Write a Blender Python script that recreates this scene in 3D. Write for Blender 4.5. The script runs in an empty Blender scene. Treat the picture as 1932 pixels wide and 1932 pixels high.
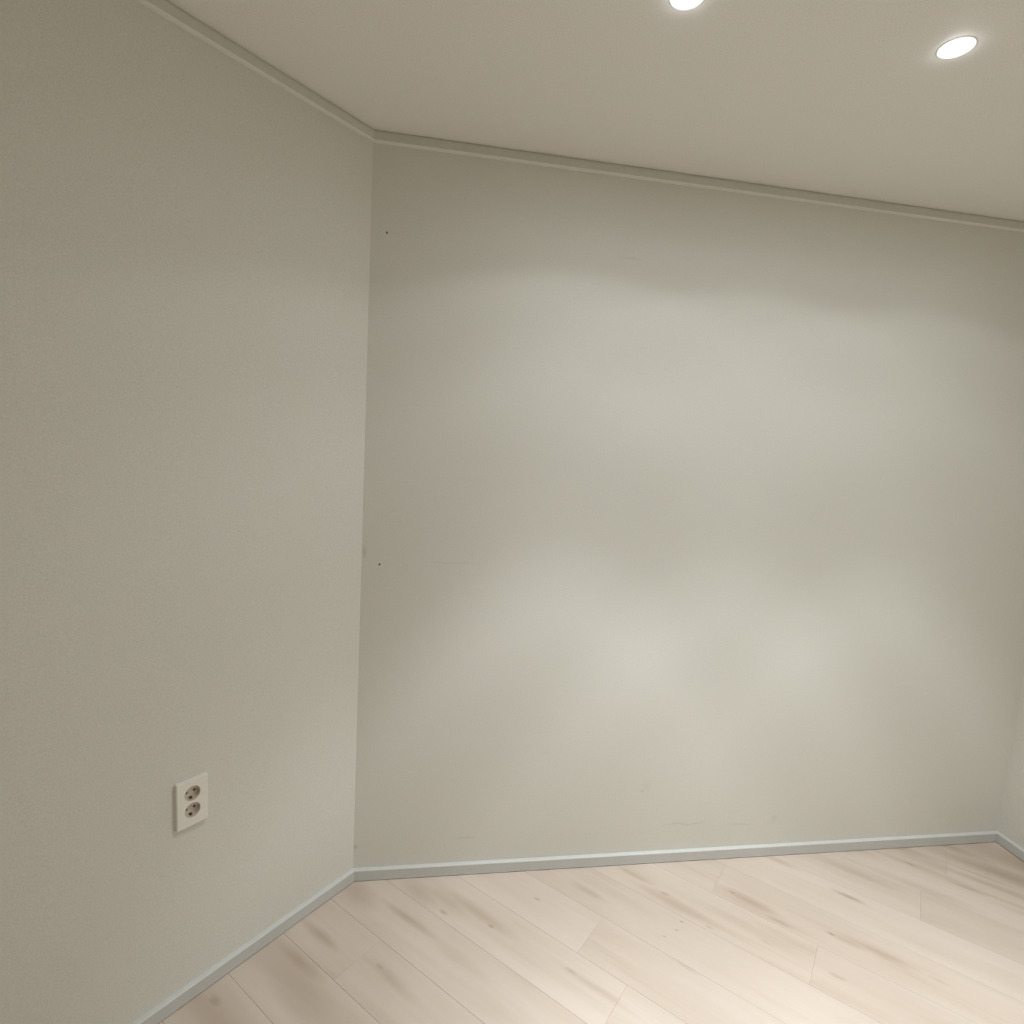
import bpy, bmesh, math, random
from mathutils import Vector, Matrix

random.seed(7)
scene = bpy.context.scene
col = scene.collection

# ------------------------------------------------------------------ camera
F, YAW, PITCH, ROLL = 1069.144, -0.158876, -0.114404, 0.057787
CAM = Vector((0.17689, -1.75988, 1.43824))
fwd = Vector((-math.sin(YAW) * math.cos(PITCH), math.cos(YAW) * math.cos(PITCH), math.sin(PITCH)))
rgt = Vector((math.cos(YAW), math.sin(YAW), 0.0))
upv = rgt.cross(fwd)
r2 = math.cos(ROLL) * rgt + math.sin(ROLL) * upv
u2 = -math.sin(ROLL) * rgt + math.cos(ROLL) * upv
cam_data = bpy.data.cameras.new('camera')
cam_data.sensor_width = 36.0
cam_data.sensor_fit = 'HORIZONTAL'
cam_data.lens = F / 1932.0 * 36.0
cam_data.clip_start = 0.01
cam = bpy.data.objects.new('camera', cam_data)
cam.matrix_world = Matrix(((r2.x, u2.x, -fwd.x, CAM.x), (r2.y, u2.y, -fwd.y, CAM.y),
                           (r2.z, u2.z, -fwd.z, CAM.z), (0, 0, 0, 1)))
col.objects.link(cam)
scene.camera = cam

# ------------------------------------------------------------------ world, exposure, bounces
world = bpy.data.worlds.new('world')
scene.world = world
world.use_nodes = True
world.node_tree.nodes['Background'].inputs['Color'].default_value = (0, 0, 0, 1)
world.node_tree.nodes['Background'].inputs['Strength'].default_value = 0.0
scene.view_settings.view_transform = 'Standard'
scene.view_settings.look = 'None'
scene.view_settings.gamma = 1.0
scene.view_settings.use_curve_mapping = False
scene.view_settings.exposure = 0.20
scene.cycles.max_bounces = 9
scene.cycles.diffuse_bounces = 9
scene.cycles.use_denoising = True
scene.cycles.use_adaptive_sampling = True
scene.cycles.adaptive_threshold = 0.05
scene.cycles.use_light_tree = False

# ceiling downlights: (x, y) of each, their colour, brightness and beam; rear row unseen, added for ambient light
LIGHTS = [(0.634, -0.642), (1.219, -0.645), (1.803, -0.647), (0.634, -2.95), (1.219, -2.95), (1.803, -2.95)]
LAMP_COLOR = (0.96, 0.99, 1.03)
LAMP_W = [1.12, 1.0, 0.85, 0.35, 1.1, 1.3]
# photometric curve of the downlights: angle from straight down -> relative intensity
BEAM = [(0, 1.75), (4, 1.42), (7, 1.06), (11, 0.76), (14, 0.67), (17, 0.67), (20, 0.70), (22.5, 0.71), (24.5, 0.69), (27, 0.46), (30, 0.23), (35, 0.14),
        (44, 0.115), (52, 0.074), (58, 0.062), (62, 0.050), (66, 0.025), (72, 0.018), (78, 0.009), (90, 0.0)]

# ------------------------------------------------------------------ room plan
H = 2.3
PHI, PSI, PL = 3.936457, -1.602217, -0.778544
Wx = 2.4786
Ldir = Vector((math.cos(PHI), math.sin(PHI)))
Rdir = Vector((math.cos(PSI), math.sin(PSI)))
A = Ldir * 2.6
R_END = Vector((Wx, 0)) + Rdir * 3.8
ROOM = [Vector((0, 0)), A, Vector((A.x, R_END.y)), R_END, Vector((Wx, 0))]      # counter-clockwise
SIDES = ['left', 'left_rear', 'rear', 'right', 'back']
BB_T, BB_H, CR_T, CR_H = 0.014, 0.0375, 0.012, 0.030


def offset_poly(poly, d):
    """move every edge of a ccw polygon inwards by d (outwards when negative)"""
    n = len(poly)
    out = []
    for i in range(n):
        a, b, c = poly[i - 1], poly[i], poly[(i + 1) % n]
        e1, e2 = (b - a).normalized(), (c - b).normalized()
        n1, n2 = Vector((-e1.y, e1.x)), Vector((-e2.y, e2.x))
        den = 1.0 + n1.dot(n2)
        out.append(b + (n1 + n2) * (d / max(den, 1e-6)))
    return out


def clip_poly(poly, clip):
    out = list(poly)
    n = len(clip)
    for i in range(n):
        a, b = clip[i], clip[(i + 1) % n]
        e = b - a
        nn = Vector((-e.y, e.x))
        src, out = out, []
        for j in range(len(src)):
            p, q = src[j], src[(j + 1) % len(src)]
            dp, dq = (p - a).dot(nn), (q - a).dot(nn)
            if dp >= 0:
                out.append(p)
            if (dp > 0 and dq < 0) or (dp < 0 and dq > 0):
                out.append(p + (q - p) * (dp / (dp - dq)))
        if len(out) < 3:
            return []
    res = []
    for p in out:
        if not res or (p - res[-1]).length > 1e-4:
            res.append(p)
    if len(res) > 2 and (res[0] - res[-1]).length < 1e-4:
        res.pop()
    return res if len(res) > 2 else []


# ------------------------------------------------------------------ materials
def new_mat(name):
    m = bpy.data.materials.new(name)
    m.use_nodes = True
    nt = m.node_tree
    return m, nt, nt.nodes['Principled BSDF']


def N(nt, typ, **kw):
    n = nt.nodes.new(typ)
    for k, v in kw.items():
        setattr(n, k, v)
    return n


def math_node(nt, op, a, b=None):
    n = N(nt, 'ShaderNodeMath', operation=op)
    for i, v in enumerate((a, b)):
        if v is None:
            continue
        if isinstance(v, (int, float)):
            n.inputs[i].default_value = v
        else:
            nt.links.new(v, n.inputs[i])
    return n.outputs[0]


def vmath(nt, op, a, b):
    n = N(nt, 'ShaderNodeVectorMath', operation=op)
    for i, v in enumerate((a, b)):
        if isinstance(v, (tuple, list)):
            n.inputs[i].default_value = v
        elif v is not None:
            nt.links.new(v, n.inputs[i])
    return n


def blotches(nt, vec, items):
    """soft-edged oval marks (u, v, half length, half width, strength) in a plane; the strongest wins"""
    acc = None
    for (u, v, a, b, s) in items:
        d = vmath(nt, 'SUBTRACT', vec, (u, v, 0)).outputs[0]
        d = vmath(nt, 'MULTIPLY', d, (1 / a, 1 / b, 0)).outputs[0]
        ln = vmath(nt, 'LENGTH', d, None).outputs['Value']
        mr = N(nt, 'ShaderNodeMapRange', interpolation_type='SMOOTHSTEP')
        nt.links.new(ln, mr.inputs['Value'])
        mr.inputs['From Min'].default_value = 1.0
        mr.inputs['From Max'].default_value = 0.0
        mr.inputs['To Min'].default_value = 0.0
        mr.inputs['To Max'].default_value = s
        acc = mr.outputs[0] if acc is None else math_node(nt, 'MAXIMUM', acc, mr.outputs[0])
    return acc


def mix_color(nt, fac, c1, c2):
    n = N(nt, 'ShaderNodeMix', data_type='RGBA')
    if isinstance(fac, (int, float)):
        n.inputs['Factor'].default_value = fac
    else:
        nt.links.new(fac, n.inputs['Factor'])
    for name, c in (('A', c1), ('B', c2)):
        sock = [s for s in n.inputs if s.name == name and s.type == 'RGBA'][0]
        if isinstance(c, tuple):
            sock.default_value = (*c, 1)
        else:
            nt.links.new(c, sock)
    return [s for s in n.outputs if s.type == 'RGBA'][0]


def noise(nt, vec, scale, detail=2.0, rough=0.5):
    n = N(nt, 'ShaderNodeTexNoise')
    nt.links.new(vec, n.inputs['Vector'])
    n.inputs['Scale'].default_value = scale
    n.inputs['Detail'].default_value = detail
    n.inputs['Roughness'].default_value = rough
    return n.outputs['Fac']


def ramp(nt, fac, lo, hi):
    mr = N(nt, 'ShaderNodeMapRange')
    nt.links.new(fac, mr.inputs['Value'])
    mr.inputs['From Min'].default_value = lo
    mr.inputs['From Max'].default_value = hi
    return mr.outputs[0]


WALL_COL = (0.712, 0.710, 0.652)


def wallpaper(name, base, marks=None, spec=0.25, rough=0.62):
    m, nt, bsdf = new_mat(name)
    pos = N(nt, 'ShaderNodeNewGeometry').outputs['Position']
    grain = noise(nt, pos, 330, 1, 0.7)
    big = noise(nt, pos, 9, 1)
    dark = tuple(c * 0.93 for c in base)
    lite = tuple(min(1, c * 1.05) for c in base)
    c = mix_color(nt, ramp(nt, grain, 0.3, 0.7), dark, lite)
    c = mix_color(nt, math_node(nt, 'MULTIPLY', ramp(nt, big, 0.35, 0.65), 0.12), c,
                  (base[0] * 1.0, base[1] * 0.965, base[2] * 0.95))
    if marks:
        sep = N(nt, 'ShaderNodeSeparateXYZ')
        nt.links.new(pos, sep.inputs[0])
        com = N(nt, 'ShaderNodeCombineXYZ')
        nt.links.new(sep.outputs['X'], com.inputs[0])
        nt.links.new(sep.outputs['Z'], com.inputs[1])
        wob = math_node(nt, 'MULTIPLY', math_node(nt, 'SUBTRACT', noise(nt, pos, 14, 3), 0.5), 0.03)
        com2 = N(nt, 'ShaderNodeCombineXYZ')
        nt.links.new(wob, com2.inputs[1])
        vec = vmath(nt, 'ADD', com.outputs[0], com2.outputs[0]).outputs[0]
        f = blotches(nt, vec, marks)
        c = mix_color(nt, f, c, (0.30, 0.285, 0.25))
    nt.links.new(c, bsdf.inputs['Base Color'])
    bsdf.inputs['Roughness'].default_value = rough
    bsdf.inputs['Specular IOR Level'].default_value = spec
    return m


BACK_MARKS = [  # x, z, half length, half height, strength: scuffs and smudges on the paper
    (1.15, 0.135, 0.13, 0.007, 0.17), (1.36, 0.123, 0.09, 0.006, 0.11), (0.365, 0.124, 0.06, 0.006, 0.16),
    (0.978, 0.271, 0.011, 0.012, 0.22), (0.99, 0.285, 0.03, 0.03, 0.08), (0.784, 2.037, 0.05, 0.006, 0.13),
    (0.28, 1.064, 0.15, 0.004, 0.12), (0.006, 0.109, 0.012, 0.014, 0.35), (1.5, 0.14, 0.02, 0.02, 0.12),
    (0.62, 0.42, 0.03, 0.008, 0.08), (0.008, 1.09, 0.010, 0.03, 0.25),
]
mat_back = wallpaper('wallpaper_scuffed', WALL_COL, BACK_MARKS)
mat_wall = wallpaper('wallpaper', WALL_COL)
mat_ceil = wallpaper('ceiling_paper', (0.90, 0.885, 0.835), spec=0.8, rough=0.34)


def plain(name, colr, rough=0.5, spec=0.4, metal=0.0):
    m, nt, bsdf = new_mat(name)
    pos = N(nt, 'ShaderNodeNewGeometry').outputs['Position']
    g = noise(nt, pos, 60, 3)
    c = mix_color(nt, g, tuple(v * 0.95 for v in colr), tuple(min(1, v * 1.05) for v in colr))
    nt.links.new(c, bsdf.inputs['Base Color'])
    bsdf.inputs['Roughness'].default_value = rough
    bsdf.inputs['Specular IOR Level'].default_value = spec
    bsdf.inputs['Metallic'].default_value = metal
    return m


mat_base = plain('baseboard_film', (0.575, 0.585, 0.565), 0.38, 0.5)
mat_crown = plain('crown_film', (0.645, 0.635, 0.565), 0.45, 0.4)
mat_bead = plain('crown_bead', (0.80, 0.785, 0.715), 0.4, 0.4)  # paler than the crown: brightness of the down-facing lip put into the colour
mat_sub = plain('screed', (0.10, 0.085, 0.07), 0.9, 0.1)
mat_plastic = plain('ivory_plastic', (0.82, 0.80, 0.74), 0.35, 0.5)
mat_cup = plain('ivory_socket_plastic', (0.62, 0.57, 0.49), 0.45, 0.4)
mat_dark = plain('dark_cavity', (0.012, 0.010, 0.008), 0.8, 0.1)
mat_clip = plain('clip_metal', (0.30, 0.27, 0.22), 0.4, 0.5, 0.8)
mat_trimring = plain('white_lamp_trim', (0.85, 0.85, 0.83), 0.4, 0.4)

m, nt, bsdf = new_mat('lit_lens')
bsdf.inputs['Base Color'].default_value = (0.9, 0.9, 0.9, 1)
bsdf.inputs['Emission Color'].default_value = (0.93, 0.96, 1.0, 1)
bsdf.inputs['Emission Strength'].default_value = 17.0
mat_lens = m

# whitewashed oak: grain runs along each plank's own length, tone differs a little from plank to plank
PLANK_MARKS = [  # along the planks, across them, half length, half width, strength
    (0.26, 0.004, 0.17, 0.020, 0.55), (0.45, 0.0, 0.16, 0.028, 0.22), (0.22, 0.100, 0.13, 0.050, 0.42),
    (0.316, 0.092, 0.026, 0.012, 0.65), (0.459, 0.147, 0.020, 0.009, 0.85), (0.40, 0.160, 0.24, 0.030, 0.45),
    (0.513, 0.318, 0.020, 0.010, 0.60), (0.731, 0.168, 0.040, 0.014, 0.60), (0.80, 0.166, 0.17, 0.022, 0.35),
    (0.312, -0.157, 0.035, 0.015, 0.60), (0.36, -0.160, 0.14, 0.026, 0.40), (0.10, -0.198, 0.12, 0.026, 0.60),
    (0.055, -0.481, 0.06, 0.026, 0.75), (0.10, -0.52, 0.25, 0.03, 0.35), (0.13, -0.285, 0.16, 0.032, 0.60),
    (0.22, -0.36, 0.25, 0.035, 0.30), (0.62, 0.452, 0.10, 0.024, 0.45), (0.652, 0.450, 0.022, 0.009, 0.55),
    (0.72, 0.625, 0.10, 0.020, 0.50), (0.835, 0.609, 0.035, 0.012, 0.60), (0.87, 0.590, 0.20, 0.034, 0.45),
    (0.991, 0.568, 0.018, 0.010, 0.45), (1.142, 0.625, 0.030, 0.010, 0.40), (1.06, 0.762, 0.13, 0.030, 0.60),
    (1.006, 0.764, 0.018, 0.006, 0.95), (1.16, 0.733, 0.05, 0.014, 0.45), (0.975, 0.387, 0.07, 0.014, 0.30),
    (1.325, 1.001, 0.075, 0.014, 0.75), (1.304, 0.789, 0.018, 0.009, 0.85), (1.34, 0.790, 0.08, 0.020, 0.40),
    (1.42, 0.806, 0.14, 0.026, 0.42), (1.49, 1.337, 0.030, 0.010, 0.60), (1.65, 1.328, 0.10, 0.018, 0.50),
    (1.70, 1.495, 0.22, 0.022, 0.60), (1.70, 1.44, 0.20, 0.012, 0.40), (1.323, 0.634, 0.030, 0.012, 0.45),
    (1.571, 0.808, 0.030, 0.012, 0.30), (1.10, 1.029, 0.10, 0.022, 0.40), (1.14, 0.64, 0.2, 0.03, 0.2),
    (0.888, 0.446, 0.008, 0.004, 0.8), (0.920, 0.534, 0.013, 0.005, 1.0), (0.912, 0.493, 0.008, 0.004, 0.8), (0.70, 0.50, 0.22, 0.03, 0.2),
    (0.20, -0.33, 0.35, 0.07, 0.42), (0.12, -0.50, 0.35, 0.08, 0.50), (1.78, 1.50, 0.40, 0.07, 0.70), (1.92, 1.62, 0.50, 0.10, 0.70), (1.75, 1.40, 0.30, 0.03, 0.5), (1.62, 1.56, 0.22, 0.05, 0.55), (1.95, 1.30, 0.30, 0.03, 0.45),  # right-corner ovals: brown streaks, added to and deepened to paint in the corner's shade
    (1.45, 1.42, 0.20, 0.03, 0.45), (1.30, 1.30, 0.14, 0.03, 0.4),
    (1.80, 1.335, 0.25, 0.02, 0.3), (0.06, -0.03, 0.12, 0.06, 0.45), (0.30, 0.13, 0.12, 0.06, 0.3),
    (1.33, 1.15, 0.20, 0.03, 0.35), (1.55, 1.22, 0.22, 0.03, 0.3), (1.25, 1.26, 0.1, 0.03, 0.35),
]
m, nt, bsdf = new_mat('whitewashed_oak')
tc = N(nt, 'ShaderNodeTexCoord')
info = N(nt, 'ShaderNodeObjectInfo')
pos = N(nt, 'ShaderNodeNewGeometry').outputs['Position']
rotn = N(nt, 'ShaderNodeVectorRotate', rotation_type='Z_AXIS')
nt.links.new(pos, rotn.inputs['Vector'])
rotn.inputs['Angle'].default_value = -PL
fl = rotn.outputs[0]                                            # floor frame: x along the planks, y across
off = N(nt, 'ShaderNodeCombineXYZ')
nt.links.new(math_node(nt, 'MULTIPLY', info.outputs['Random'], 37.0), off.inputs[0])
nt.links.new(math_node(nt, 'MULTIPLY', info.outputs['Random'], 11.0), off.inputs[2])
loc = vmath(nt, 'ADD', tc.outputs['Object'], off.outputs[0]).outputs[0]
long1 = vmath(nt, 'MULTIPLY', loc, (1.3, 11.0, 1.0)).outputs[0]
long2 = vmath(nt, 'MULTIPLY', loc, (4.0, 90.0, 1.0)).outputs[0]
broad = noise(nt, long1, 1.0, 3, 0.55)
fine = noise(nt, long2, 1.0, 3, 0.6)
warp = N(nt, 'ShaderNodeTexNoise')
nt.links.new(vmath(nt, 'MULTIPLY', fl, (6.0, 26.0, 1.0)).outputs[0], warp.inputs['Vector'])
warp.inputs['Scale'].default_value = 1.0
warp.inputs['Detail'].default_value = 3.0
wv = vmath(nt, 'SUBTRACT', warp.outputs['Color'], (0.5, 0.5, 0.5)).outputs[0]
wv = vmath(nt, 'MULTIPLY', wv, (0.06, 0.016, 0.0)).outputs[0]
fl2 = vmath(nt, 'ADD', fl, wv).outputs[0]
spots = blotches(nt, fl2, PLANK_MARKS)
OAK_LIGHT, OAK_MID, OAK_BROWN = (0.61, 0.533, 0.46), (0.55, 0.468, 0.39), (0.30, 0.21, 0.135)
c = mix_color(nt, ramp(nt, broad, 0.35, 0.68), OAK_LIGHT, OAK_MID)
c = mix_color(nt, math_node(nt, 'MULTIPLY', ramp(nt, broad, 0.58, 0.85), 0.30), c, OAK_BROWN)
c = mix_color(nt, math_node(nt, 'MULTIPLY', ramp(nt, fine, 0.45, 0.75), 0.06), c, OAK_BROWN)
c = mix_color(nt, math_node(nt, 'MULTIPLY', info.outputs['Random'], 0.12), c, OAK_BROWN)
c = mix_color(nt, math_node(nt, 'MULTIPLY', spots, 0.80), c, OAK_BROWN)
nt.links.new(c, bsdf.inputs['Base Color'])
bsdf.inputs['Roughness'].default_value = 0.42
bsdf.inputs['Specular IOR Level'].default_value = 0.4
mat_oak = m


# ------------------------------------------------------------------ builders
def link(name, bm, mat, parent=None, kind=None, label=None, smooth=False):
    bmesh.ops.recalc_face_normals(bm, faces=bm.faces)
    me = bpy.data.meshes.new(name)
    bm.to_mesh(me)
    bm.free()
    me.materials.append(mat)
    if smooth:
        for p in me.polygons:
            p.use_smooth = True
    o = bpy.data.objects.new(name, me)
    col.objects.link(o)
    if parent is not None:
        o.parent = parent
    if kind:
        o['kind'] = kind
    if label:
        o['label'] = label
    return o


def prism(bm, poly, z0, z1):
    lo = [bm.verts.new((p.x, p.y, z0)) for p in poly]
    hi = [bm.verts.new((p.x, p.y, z1)) for p in poly]
    n = len(poly)
    bm.faces.new(lo[::-1])
    bm.faces.new(hi)
    for i in range(n):
        bm.faces.new((lo[i], lo[(i + 1) % n], hi[(i + 1) % n], hi[i]))


def box(bm, x0, x1, y0, y1, z0, z1):
    prism(bm, [Vector((x0, y0)), Vector((x1, y0)), Vector((x1, y1)), Vector((x0, y1))], z0, z1)


def cylinder(bm, cx, cy, z0, z1, r, seg=40, r_top=None):
    r_top = r if r_top is None else r_top
    lo = [bm.verts.new((cx + r * math.cos(t), cy + r * math.sin(t), z0)) for t in [2 * math.pi * i / seg for i in range(seg)]]
    hi = [bm.verts.new((cx + r_top * math.cos(t), cy + r_top * math.sin(t), z1)) for t in [2 * math.pi * i / seg for i in range(seg)]]
    bm.faces.new(lo[::-1])
    bm.faces.new(hi)
    for i in range(seg):
        bm.faces.new((lo[i], lo[(i + 1) % seg], hi[(i + 1) % seg], hi[i]))


def lathe(bm, profile, cx=0.0, cy=0.0, seg=48, cap_last=True, cap_first=False):
    rings = []
    for (r, z) in profile:
        rings.append([bm.verts.new((cx + r * math.cos(2 * math.pi * i / seg), cy + r * math.sin(2 * math.pi * i / seg), z)) for i in range(seg)])
    for a, b in zip(rings, rings[1:]):
        for i in range(seg):
            bm.faces.new((a[i], a[(i + 1) % seg], b[(i + 1) % seg], b[i]))
    if cap_last:
        bm.faces.new(rings[-1])
    if cap_first:
        bm.faces.new(rings[0][::-1])


def cut(o, cutters):
    """subtract cutter bmeshes (in o's own frame) from object o for good"""
    bpy.context.view_layer.update()
    tmp = []
    for i, bm in enumerate(cutters):
        bmesh.ops.recalc_face_normals(bm, faces=bm.faces)
        me = bpy.data.meshes.new('cutter')
        bm.to_mesh(me)
        bm.free()
        c_ = bpy.data.objects.new('cutter', me)
        c_.matrix_world = o.matrix_world
        col.objects.link(c_)
        md = o.modifiers.new('cut', 'BOOLEAN')
        md.operation = 'DIFFERENCE'
        md.solver = 'EXACT'
        md.object = c_
        tmp.append(c_)
    bpy.context.view_layer.update()
    dg = bpy.context.evaluated_depsgraph_get()
    me = bpy.data.meshes.new_from_object(o.evaluated_get(dg))
    o.modifiers.clear()
    old = o.data
    o.data = me
    me.name = o.name
    bpy.data.meshes.remove(old)
    for c_ in tmp:
        d = c_.data
        bpy.data.objects.remove(c_)
        bpy.data.meshes.remove(d)


# ------------------------------------------------------------------ shell: floor, ceiling, walls
OUT = offset_poly(ROOM, -0.12)
PLANK_T = 0.008
bm = bmesh.new()
prism(bm, OUT, -0.12, -PLANK_T)
floor = link('floor', bm, mat_sub, kind='structure', label='pale whitewashed oak plank floor laid at an angle to the back wall')
bm = bmesh.new()
prism(bm, OUT, H, H + 0.12)
ceiling = link('ceiling', bm, mat_ceil, kind='structure', label='plain off-white papered ceiling with recessed downlights')

WALL_LABELS = {
    'left': 'grey-white papered wall on the left, carrying the double socket outlet',
    'back': 'wide grey-white papered wall facing the camera, lit by scallops of lamp light',
    'right': 'grey-white papered wall at the right edge, only its foot in view',
    'left_rear': 'plain grey-white papered wall beside the camera, out of view',
    'rear': 'plain grey-white papered wall behind the camera, out of view'}
walls = {}
for i, side in enumerate(SIDES):
    j = (i + 1) % len(ROOM)
    bm = bmesh.new()
    prism(bm, [ROOM[i], OUT[i], OUT[j], ROOM[j]], -PLANK_T, H)
    walls[side] = link('wall_' + side, bm, mat_back if side == 'back' else mat_wall, kind='structure', label=WALL_LABELS[side])


# mouldings: a profile (distance from the wall, height) swept along one wall, mitred into its neighbours
def moulding(bm, i, prof, t0=0.0, t1=1.0):
    j = (i + 1) % len(ROOM)
    rows = []
    for d, z in prof:
        q = offset_poly(ROOM, d)
        a, b = q[i], q[j]
        p0 = a if t0 == 0.0 else a + (b - a) * t0
        p1 = b if t1 == 1.0 else a + (b - a) * t1
        rows.append((bm.verts.new((p0.x, p0.y, z)), bm.verts.new((p1.x, p1.y, z))))
    n = len(rows)
    for k in range(n):
        k2 = (k + 1) % n
        bm.faces.new((rows[k][0], rows[k][1], rows[k2][1], rows[k2][0]))
    bm.faces.new([r[0] for r in rows])
    bm.faces.new([r[1] for r in rows][::-1])


BB_PROF = [(0.0002, 0.0020), (BB_T, 0.0020), (BB_T, BB_H - 0.0025), (BB_T - 0.0008, BB_H - 0.0008), (BB_T - 0.0025, BB_H), (0.0002, BB_H + 0.0012)]
CR_PROF = [(0.0002, H - 0.0002), (0.0080, H - 0.0002), (0.0080, H - 0.0050), (CR_T, H - 0.0058), (CR_T, H - CR_H + 0.0030), (0.0002, H - CR_H + 0.0030)]
BEAD_PROF = [(0.0002, H - CR_H + 0.0030), (CR_T + 0.0003, H - CR_H + 0.0030), (CR_T - 0.0010, H - CR_H + 0.0010), (CR_T - 0.0045, H - CR_H), (0.0002, H - CR_H - 0.0012)]
for side in ('left', 'right', 'left_rear', 'rear'):
    bm = bmesh.new()
    moulding(bm, SIDES.index(side), BB_PROF)
    link('baseboard_' + side, bm, mat_base, kind='structure',
         label={'left': 'low grey-green baseboard along the left wall', 'right': 'short stretch of grey-green baseboard at the right edge'}.get(side, 'low grey-green baseboard out of view, %s wall' % side.replace('_', ' ')))
ib = SIDES.index('back')
tj = 1.0 - 1.158 / Wx                       # butt joint of the two lengths along the back wall
bm = bmesh.new()
moulding(bm, ib, BB_PROF, 0.0, tj - 0.00007)
bb = link('baseboard_back', bm, mat_base, kind='structure', label='low grey-green baseboard along the back wall, in two lengths')
bm = bmesh.new()
moulding(bm, ib, BB_PROF, tj + 0.00007, 1.0)
link('baseboard_length', bm, mat_base, parent=bb)
for k, side in enumerate(('back', 'left', 'right', 'left_rear', 'rear')):
    bm = bmesh.new()
    moulding(bm, SIDES.index(side), CR_PROF)
    tr = link('trim_%d' % (k + 1), bm, mat_crown, kind='structure', label='narrow flat ceiling moulding along the top of the %s wall' % side.replace('_', ' '))
    bm = bmesh.new()
    moulding(bm, SIDES.index(side), BEAD_PROF)
    link('bead', bm, mat_bead, parent=tr, label='thin bead along the lower edge, coloured paler for the light on its underside')

# ------------------------------------------------------------------ floor planks
Dv, Xv = Vector((math.cos(PL), math.sin(PL))), Vector((-math.sin(PL), math.cos(PL)))
PW, PLEN, X0 = 0.1625, 1.2, 0.0664
JOINT = {-2: 0.247, 1: 0.7147, 4: 0.953, 3: 1.270, 6: 1.522, 8: 1.600, 0: -0.33, -1: 0.95, 2: 0.30, 5: 0.62, 7: 0.72, -3: 0.72, -4: 0.50, 9: 1.05}
inner = offset_poly(ROOM, 0.005)
GAP_D, GAP_X = 0.00006, 0.00020
for k in range(-22, 16):
    y0, y1 = X0 + k * PW, X0 + (k + 1) * PW
    j0 = JOINT.get(k, (k * 0.437) % PLEN)
    for q in range(-5, 5):
        d0, d1 = j0 + q * PLEN, j0 + (q + 1) * PLEN
        rect = [Dv * a + Xv * b for a, b in ((d0 + GAP_D, y0 + GAP_X), (d1 - GAP_D, y0 + GAP_X), (d1 - GAP_D, y1 - GAP_X), (d0 + GAP_D, y1 - GAP_X))]
        poly = clip_poly(rect, inner)
        if len(poly) < 3:
            continue
        area = 0.5 * abs(sum(poly[i].x * poly[i - 1].y - poly[i].y * poly[i - 1].x for i in range(len(poly))))
        if area < 4e-4:
            continue
        c0 = Dv * ((d0 + d1) / 2) + Xv * ((y0 + y1) / 2)
        lp = [Vector(((p - c0).dot(Dv), (p - c0).dot(Xv))) for p in poly]
        top = offset_poly(lp, 0.0003)
        bm = bmesh.new()
        n = len(lp)
        v0 = [bm.verts.new((p.x, p.y, -PLANK_T)) for p in lp]
        v1 = [bm.verts.new((p.x, p.y, -0.0004)) for p in lp]
        v2 = [bm.verts.new((p.x, p.y, 0.0)) for p in top]
        bm.faces.new(v0[::-1])
        bm.faces.new(v2)
        for a, b in ((v0, v1), (v1, v2)):
            for i in range(n):
                bm.faces.new((a[i], a[(i + 1) % n], b[(i + 1) % n], b[i]))
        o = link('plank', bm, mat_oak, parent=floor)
        o.location = (c0.x, c0.y, 0)
        o.rotation_euler = (0, 0, PL)

# ------------------------------------------------------------------ nail holes in the back wall
for x, z, rz, where in ((0.0461, 2.0313, 0.15, 'high up'), (0.0544, 1.0541, -0.7, 'at mid height')):
    bm = bmesh.new()
    lathe(bm, [(0.0030, 0.0), (0.0026, 0.0006), (0.0016, 0.0008), (0.0010, 0.0003)], seg=16, cap_first=True)
    o = link('nail_hole', bm, mat_dark, parent=walls['back'], label='tiny dark nail hole %s near the left corner' % where)
    o.matrix_world = Matrix.Translation((x, -0.0001, z)) @ Matrix.Rotation(math.radians(90), 4, 'X') @ Matrix.Rotation(rz, 4, 'Z') @ Matrix.Diagonal((0.62, 1.25, 1, 1))

# ------------------------------------------------------------------ double socket outlet on the left wall
nL = Vector((-Ldir.y, Ldir.x))
s_c, z_c = 0.5075, 0.531
base = Ldir * s_c
outlet_m = Matrix(((-Ldir.x, 0, nL.x, base.x), (-Ldir.y, 0, nL.y, base.y), (0, 1, 0, z_c), (0, 0, 0, 1)))
outlet = bpy.data.objects.new('wall_outlet', None)
outlet.empty_display_size = 0.05
col.objects.link(outlet)
outlet.matrix_world = outlet_m
outlet['label'] = 'white double socket outlet, two round sockets one above the other, on the left wall'
outlet['category'] = 'outlet'
# pocket for it in the wall
bmc = bmesh.new()
box(bmc, -0.027, 0.027, -0.050, 0.050, -0.045, 0.02)
bmesh.ops.transform(bmc, matrix=outlet_m, verts=bmc.verts)     # the wall's own frame is the room's
cut(walls['left'], [bmc])

PWID, PHEI, PTH = 0.0370, 0.0605, 0.011
SOCK_Y = (0.0245, -0.0190)
bm = bmesh.new()
r0, r1 = 0.003, 0.0022
lo = [Vector(p) for p in ((-PWID, -PHEI), (PWID, -PHEI), (PWID, PHEI), (-PWID, PHEI))]


def rounded(poly_w, poly_h, r, seg=4):
    pts = []
    for cx, cy, a0 in ((poly_w - r, poly_h - r, 0), (-poly_w + r, poly_h - r, 90), (-poly_w + r, -poly_h + r, 180), (poly_w - r, -poly_h + r, 270)):
        for i in range(seg + 1):
            t = math.radians(a0 + 90 * i / seg)
            pts.append((cx + r * math.cos(t), cy + r * math.sin(t)))
    return pts


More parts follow.
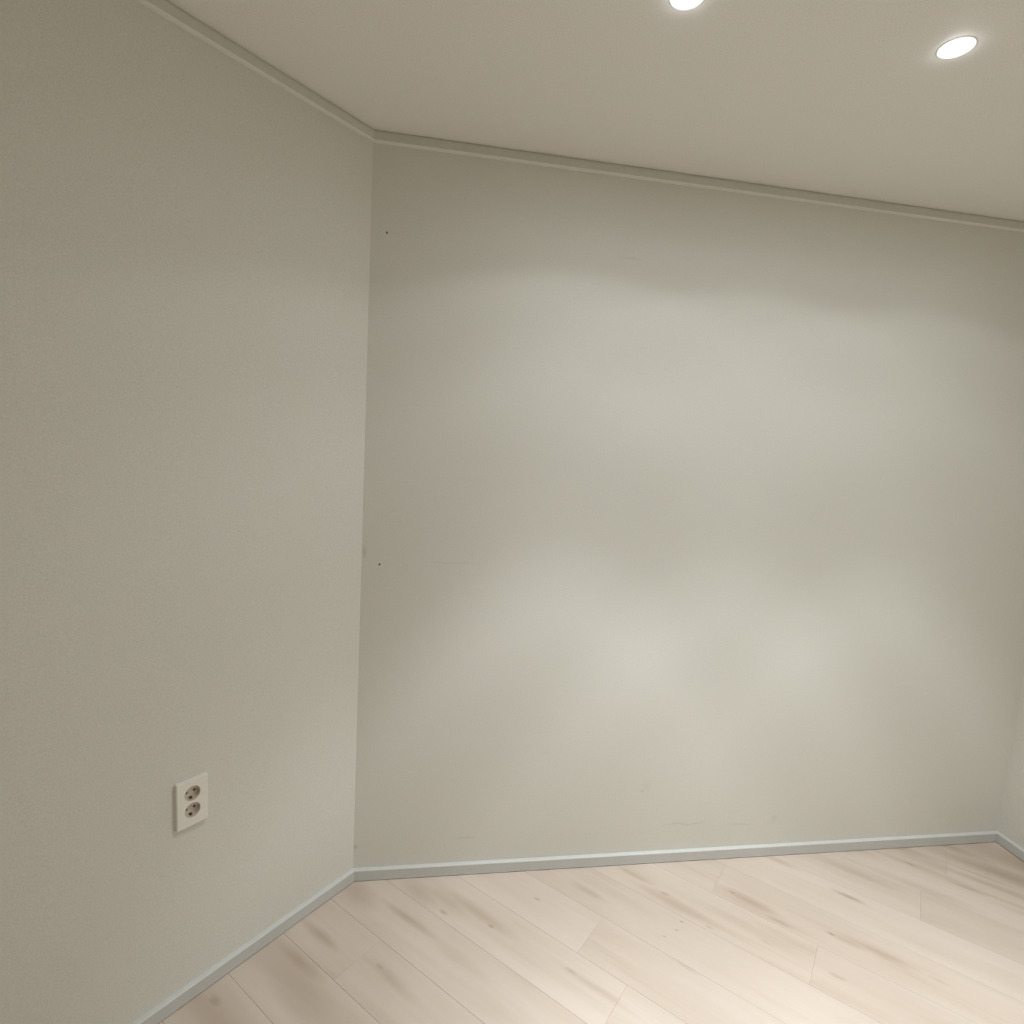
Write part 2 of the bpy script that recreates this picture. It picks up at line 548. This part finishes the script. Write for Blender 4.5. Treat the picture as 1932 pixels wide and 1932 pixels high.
rings = []
for w, h, z in ((PWID, PHEI, 0.0002), (PWID, PHEI, PTH - 0.003), (PWID - 0.0008, PHEI - 0.0008, PTH - 0.001), (PWID - 0.0028, PHEI - 0.0028, PTH)):
    rings.append([bm.verts.new((x, y, z)) for x, y in rounded(w, h, r0)])
bm.faces.new(rings[0][::-1])
bm.faces.new(rings[-1])
for a, b in zip(rings, rings[1:]):
    n = len(a)
    for i in range(n):
        bm.faces.new((a[i], a[(i + 1) % n], b[(i + 1) % n], b[i]))
plate = link('face_plate', bm, mat_plastic, parent=outlet)
cutters = []
for sy in SOCK_Y:
    b2 = bmesh.new()
    cylinder(b2, 0, sy, -0.01, 0.02, 0.0190, 48)
    cutters.append(b2)
cut(plate, cutters)
bm = bmesh.new()
box(bm, -0.0265, 0.0265, -0.0495, 0.0495, -0.044, -0.0075)
link('back_box', bm, mat_dark, parent=outlet)
for sy in SOCK_Y:
    bm = bmesh.new()
    lathe(bm, [(0.0189, -0.0060), (0.0189, PTH - 0.0003), (0.0176, PTH - 0.0003), (0.0172, -0.0010)], 0, 0, 48, cap_last=True, cap_first=True)
    sock = link('socket', bm, mat_cup, parent=outlet)
    sock.location = (0, sy, 0)
    hs = []
    for hx in (-0.0095, 0.0095):
        b2 = bmesh.new()
        cylinder(b2, hx, 0, -0.02, 0.004, 0.0033, 20)
        hs.append(b2)
    for hy in (-1, 1):
        b2 = bmesh.new()
        box(b2, -0.0045, 0.0045, min(hy * 0.0125, hy * 0.0168), max(hy * 0.0125, hy * 0.0166), -0.02, 0.004)
        hs.append(b2)
    bpy.context.view_layer.update()
    cut(sock, hs)
    for hy in (-1, 1):
        bm = bmesh.new()
        box(bm, -0.0022, 0.0022, min(hy * 0.0150, hy * 0.0164), max(hy * 0.0150, hy * 0.0164), -0.0070, 0.005)
        link('grounding_clip', bm, mat_clip, parent=sock)

# ------------------------------------------------------------------ recessed downlights
DL_LABELS = [
    'small round lit downlight cut by the top edge of the picture',
    'small round lit downlight in the upper right of the ceiling, fully in view',
    'small round lit downlight nearest the right wall, just beyond the right edge of the picture',
    'unseen downlight added behind the camera for ambient light, leftmost of its row',
    'unseen downlight added behind the camera for ambient light, middle of its row',
    'unseen downlight added behind the camera for ambient light, rightmost of its row']
LENS_R = 0.0285
first = None


# one photometric (IES) curve, kept as a text block of this file, shapes the light of every lamp
ies = bpy.data.texts.new('downlight_photometry')
ies.write('IESNA:LM-63-1995\nTILT=NONE\n1 1000 1 %d 1 1 2 0 0 0\n1.0 1.0 1.0\n' % len(BEAM)
          + ' '.join('%g' % a_ for a_, _ in BEAM) + '\n0\n' + ' '.join('%g' % (c_ * 1000) for _, c_ in BEAM) + '\n')


def lamp(watts):
    ld = bpy.data.lights.new('bulb', 'POINT')
    ld.energy = watts
    ld.color = LAMP_COLOR
    ld.shadow_soft_size = 0.004
    ld.use_nodes = True
    nt_ = ld.node_tree
    em = next(n_ for n_ in nt_.nodes if n_.type == 'EMISSION')
    tex = nt_.nodes.new('ShaderNodeTexIES')
    tex.mode = 'INTERNAL'
    tex.ies = ies
    tex.inputs['Strength'].default_value = 1.0
    nt_.links.new(tex.outputs['Fac'], em.inputs['Strength'])
    return ld


ring_me = lens_me = None
for (lx, ly), watts, text in zip(LIGHTS, LAMP_W, DL_LABELS):
    e = bpy.data.objects.new('downlight', None)
    e.empty_display_size = 0.04
    col.objects.link(e)
    e.location = (lx, ly, H)
    e['label'] = text
    e['category'] = 'downlight'
    e['group'] = 'recessed ceiling downlights'
    if ring_me is None:
        bm = bmesh.new()
        lathe(bm, [(0.0345, -0.0001), (0.0332, -0.0008), (0.0322, -0.0009), (LENS_R + 0.0003, -0.0004)], seg=64, cap_last=False)
        rr = link('trim_ring', bm, mat_trimring, parent=e, smooth=True)
        ring_me = rr.data
        bm = bmesh.new()
        lathe(bm, [(LENS_R, -0.0002)] + [(LENS_R * math.cos(t), -0.0008 - 0.0070 * math.sin(t)) for t in (0.0, 0.25, 0.5, 0.75, 1.0, 1.2, 1.4)], seg=64, cap_first=True)
        le = link('lens', bm, mat_lens, parent=e, smooth=True)
        lens_me = le.data
    else:
        for nm, me in (('trim_ring', ring_me), ('lens', lens_me)):
            o = bpy.data.objects.new(nm, me)
            col.objects.link(o)
            o.parent = e
    o = bpy.data.objects.new('bulb', lamp(watts))
    col.objects.link(o)
    o.parent = e
    o.location = (0, 0, -0.016)
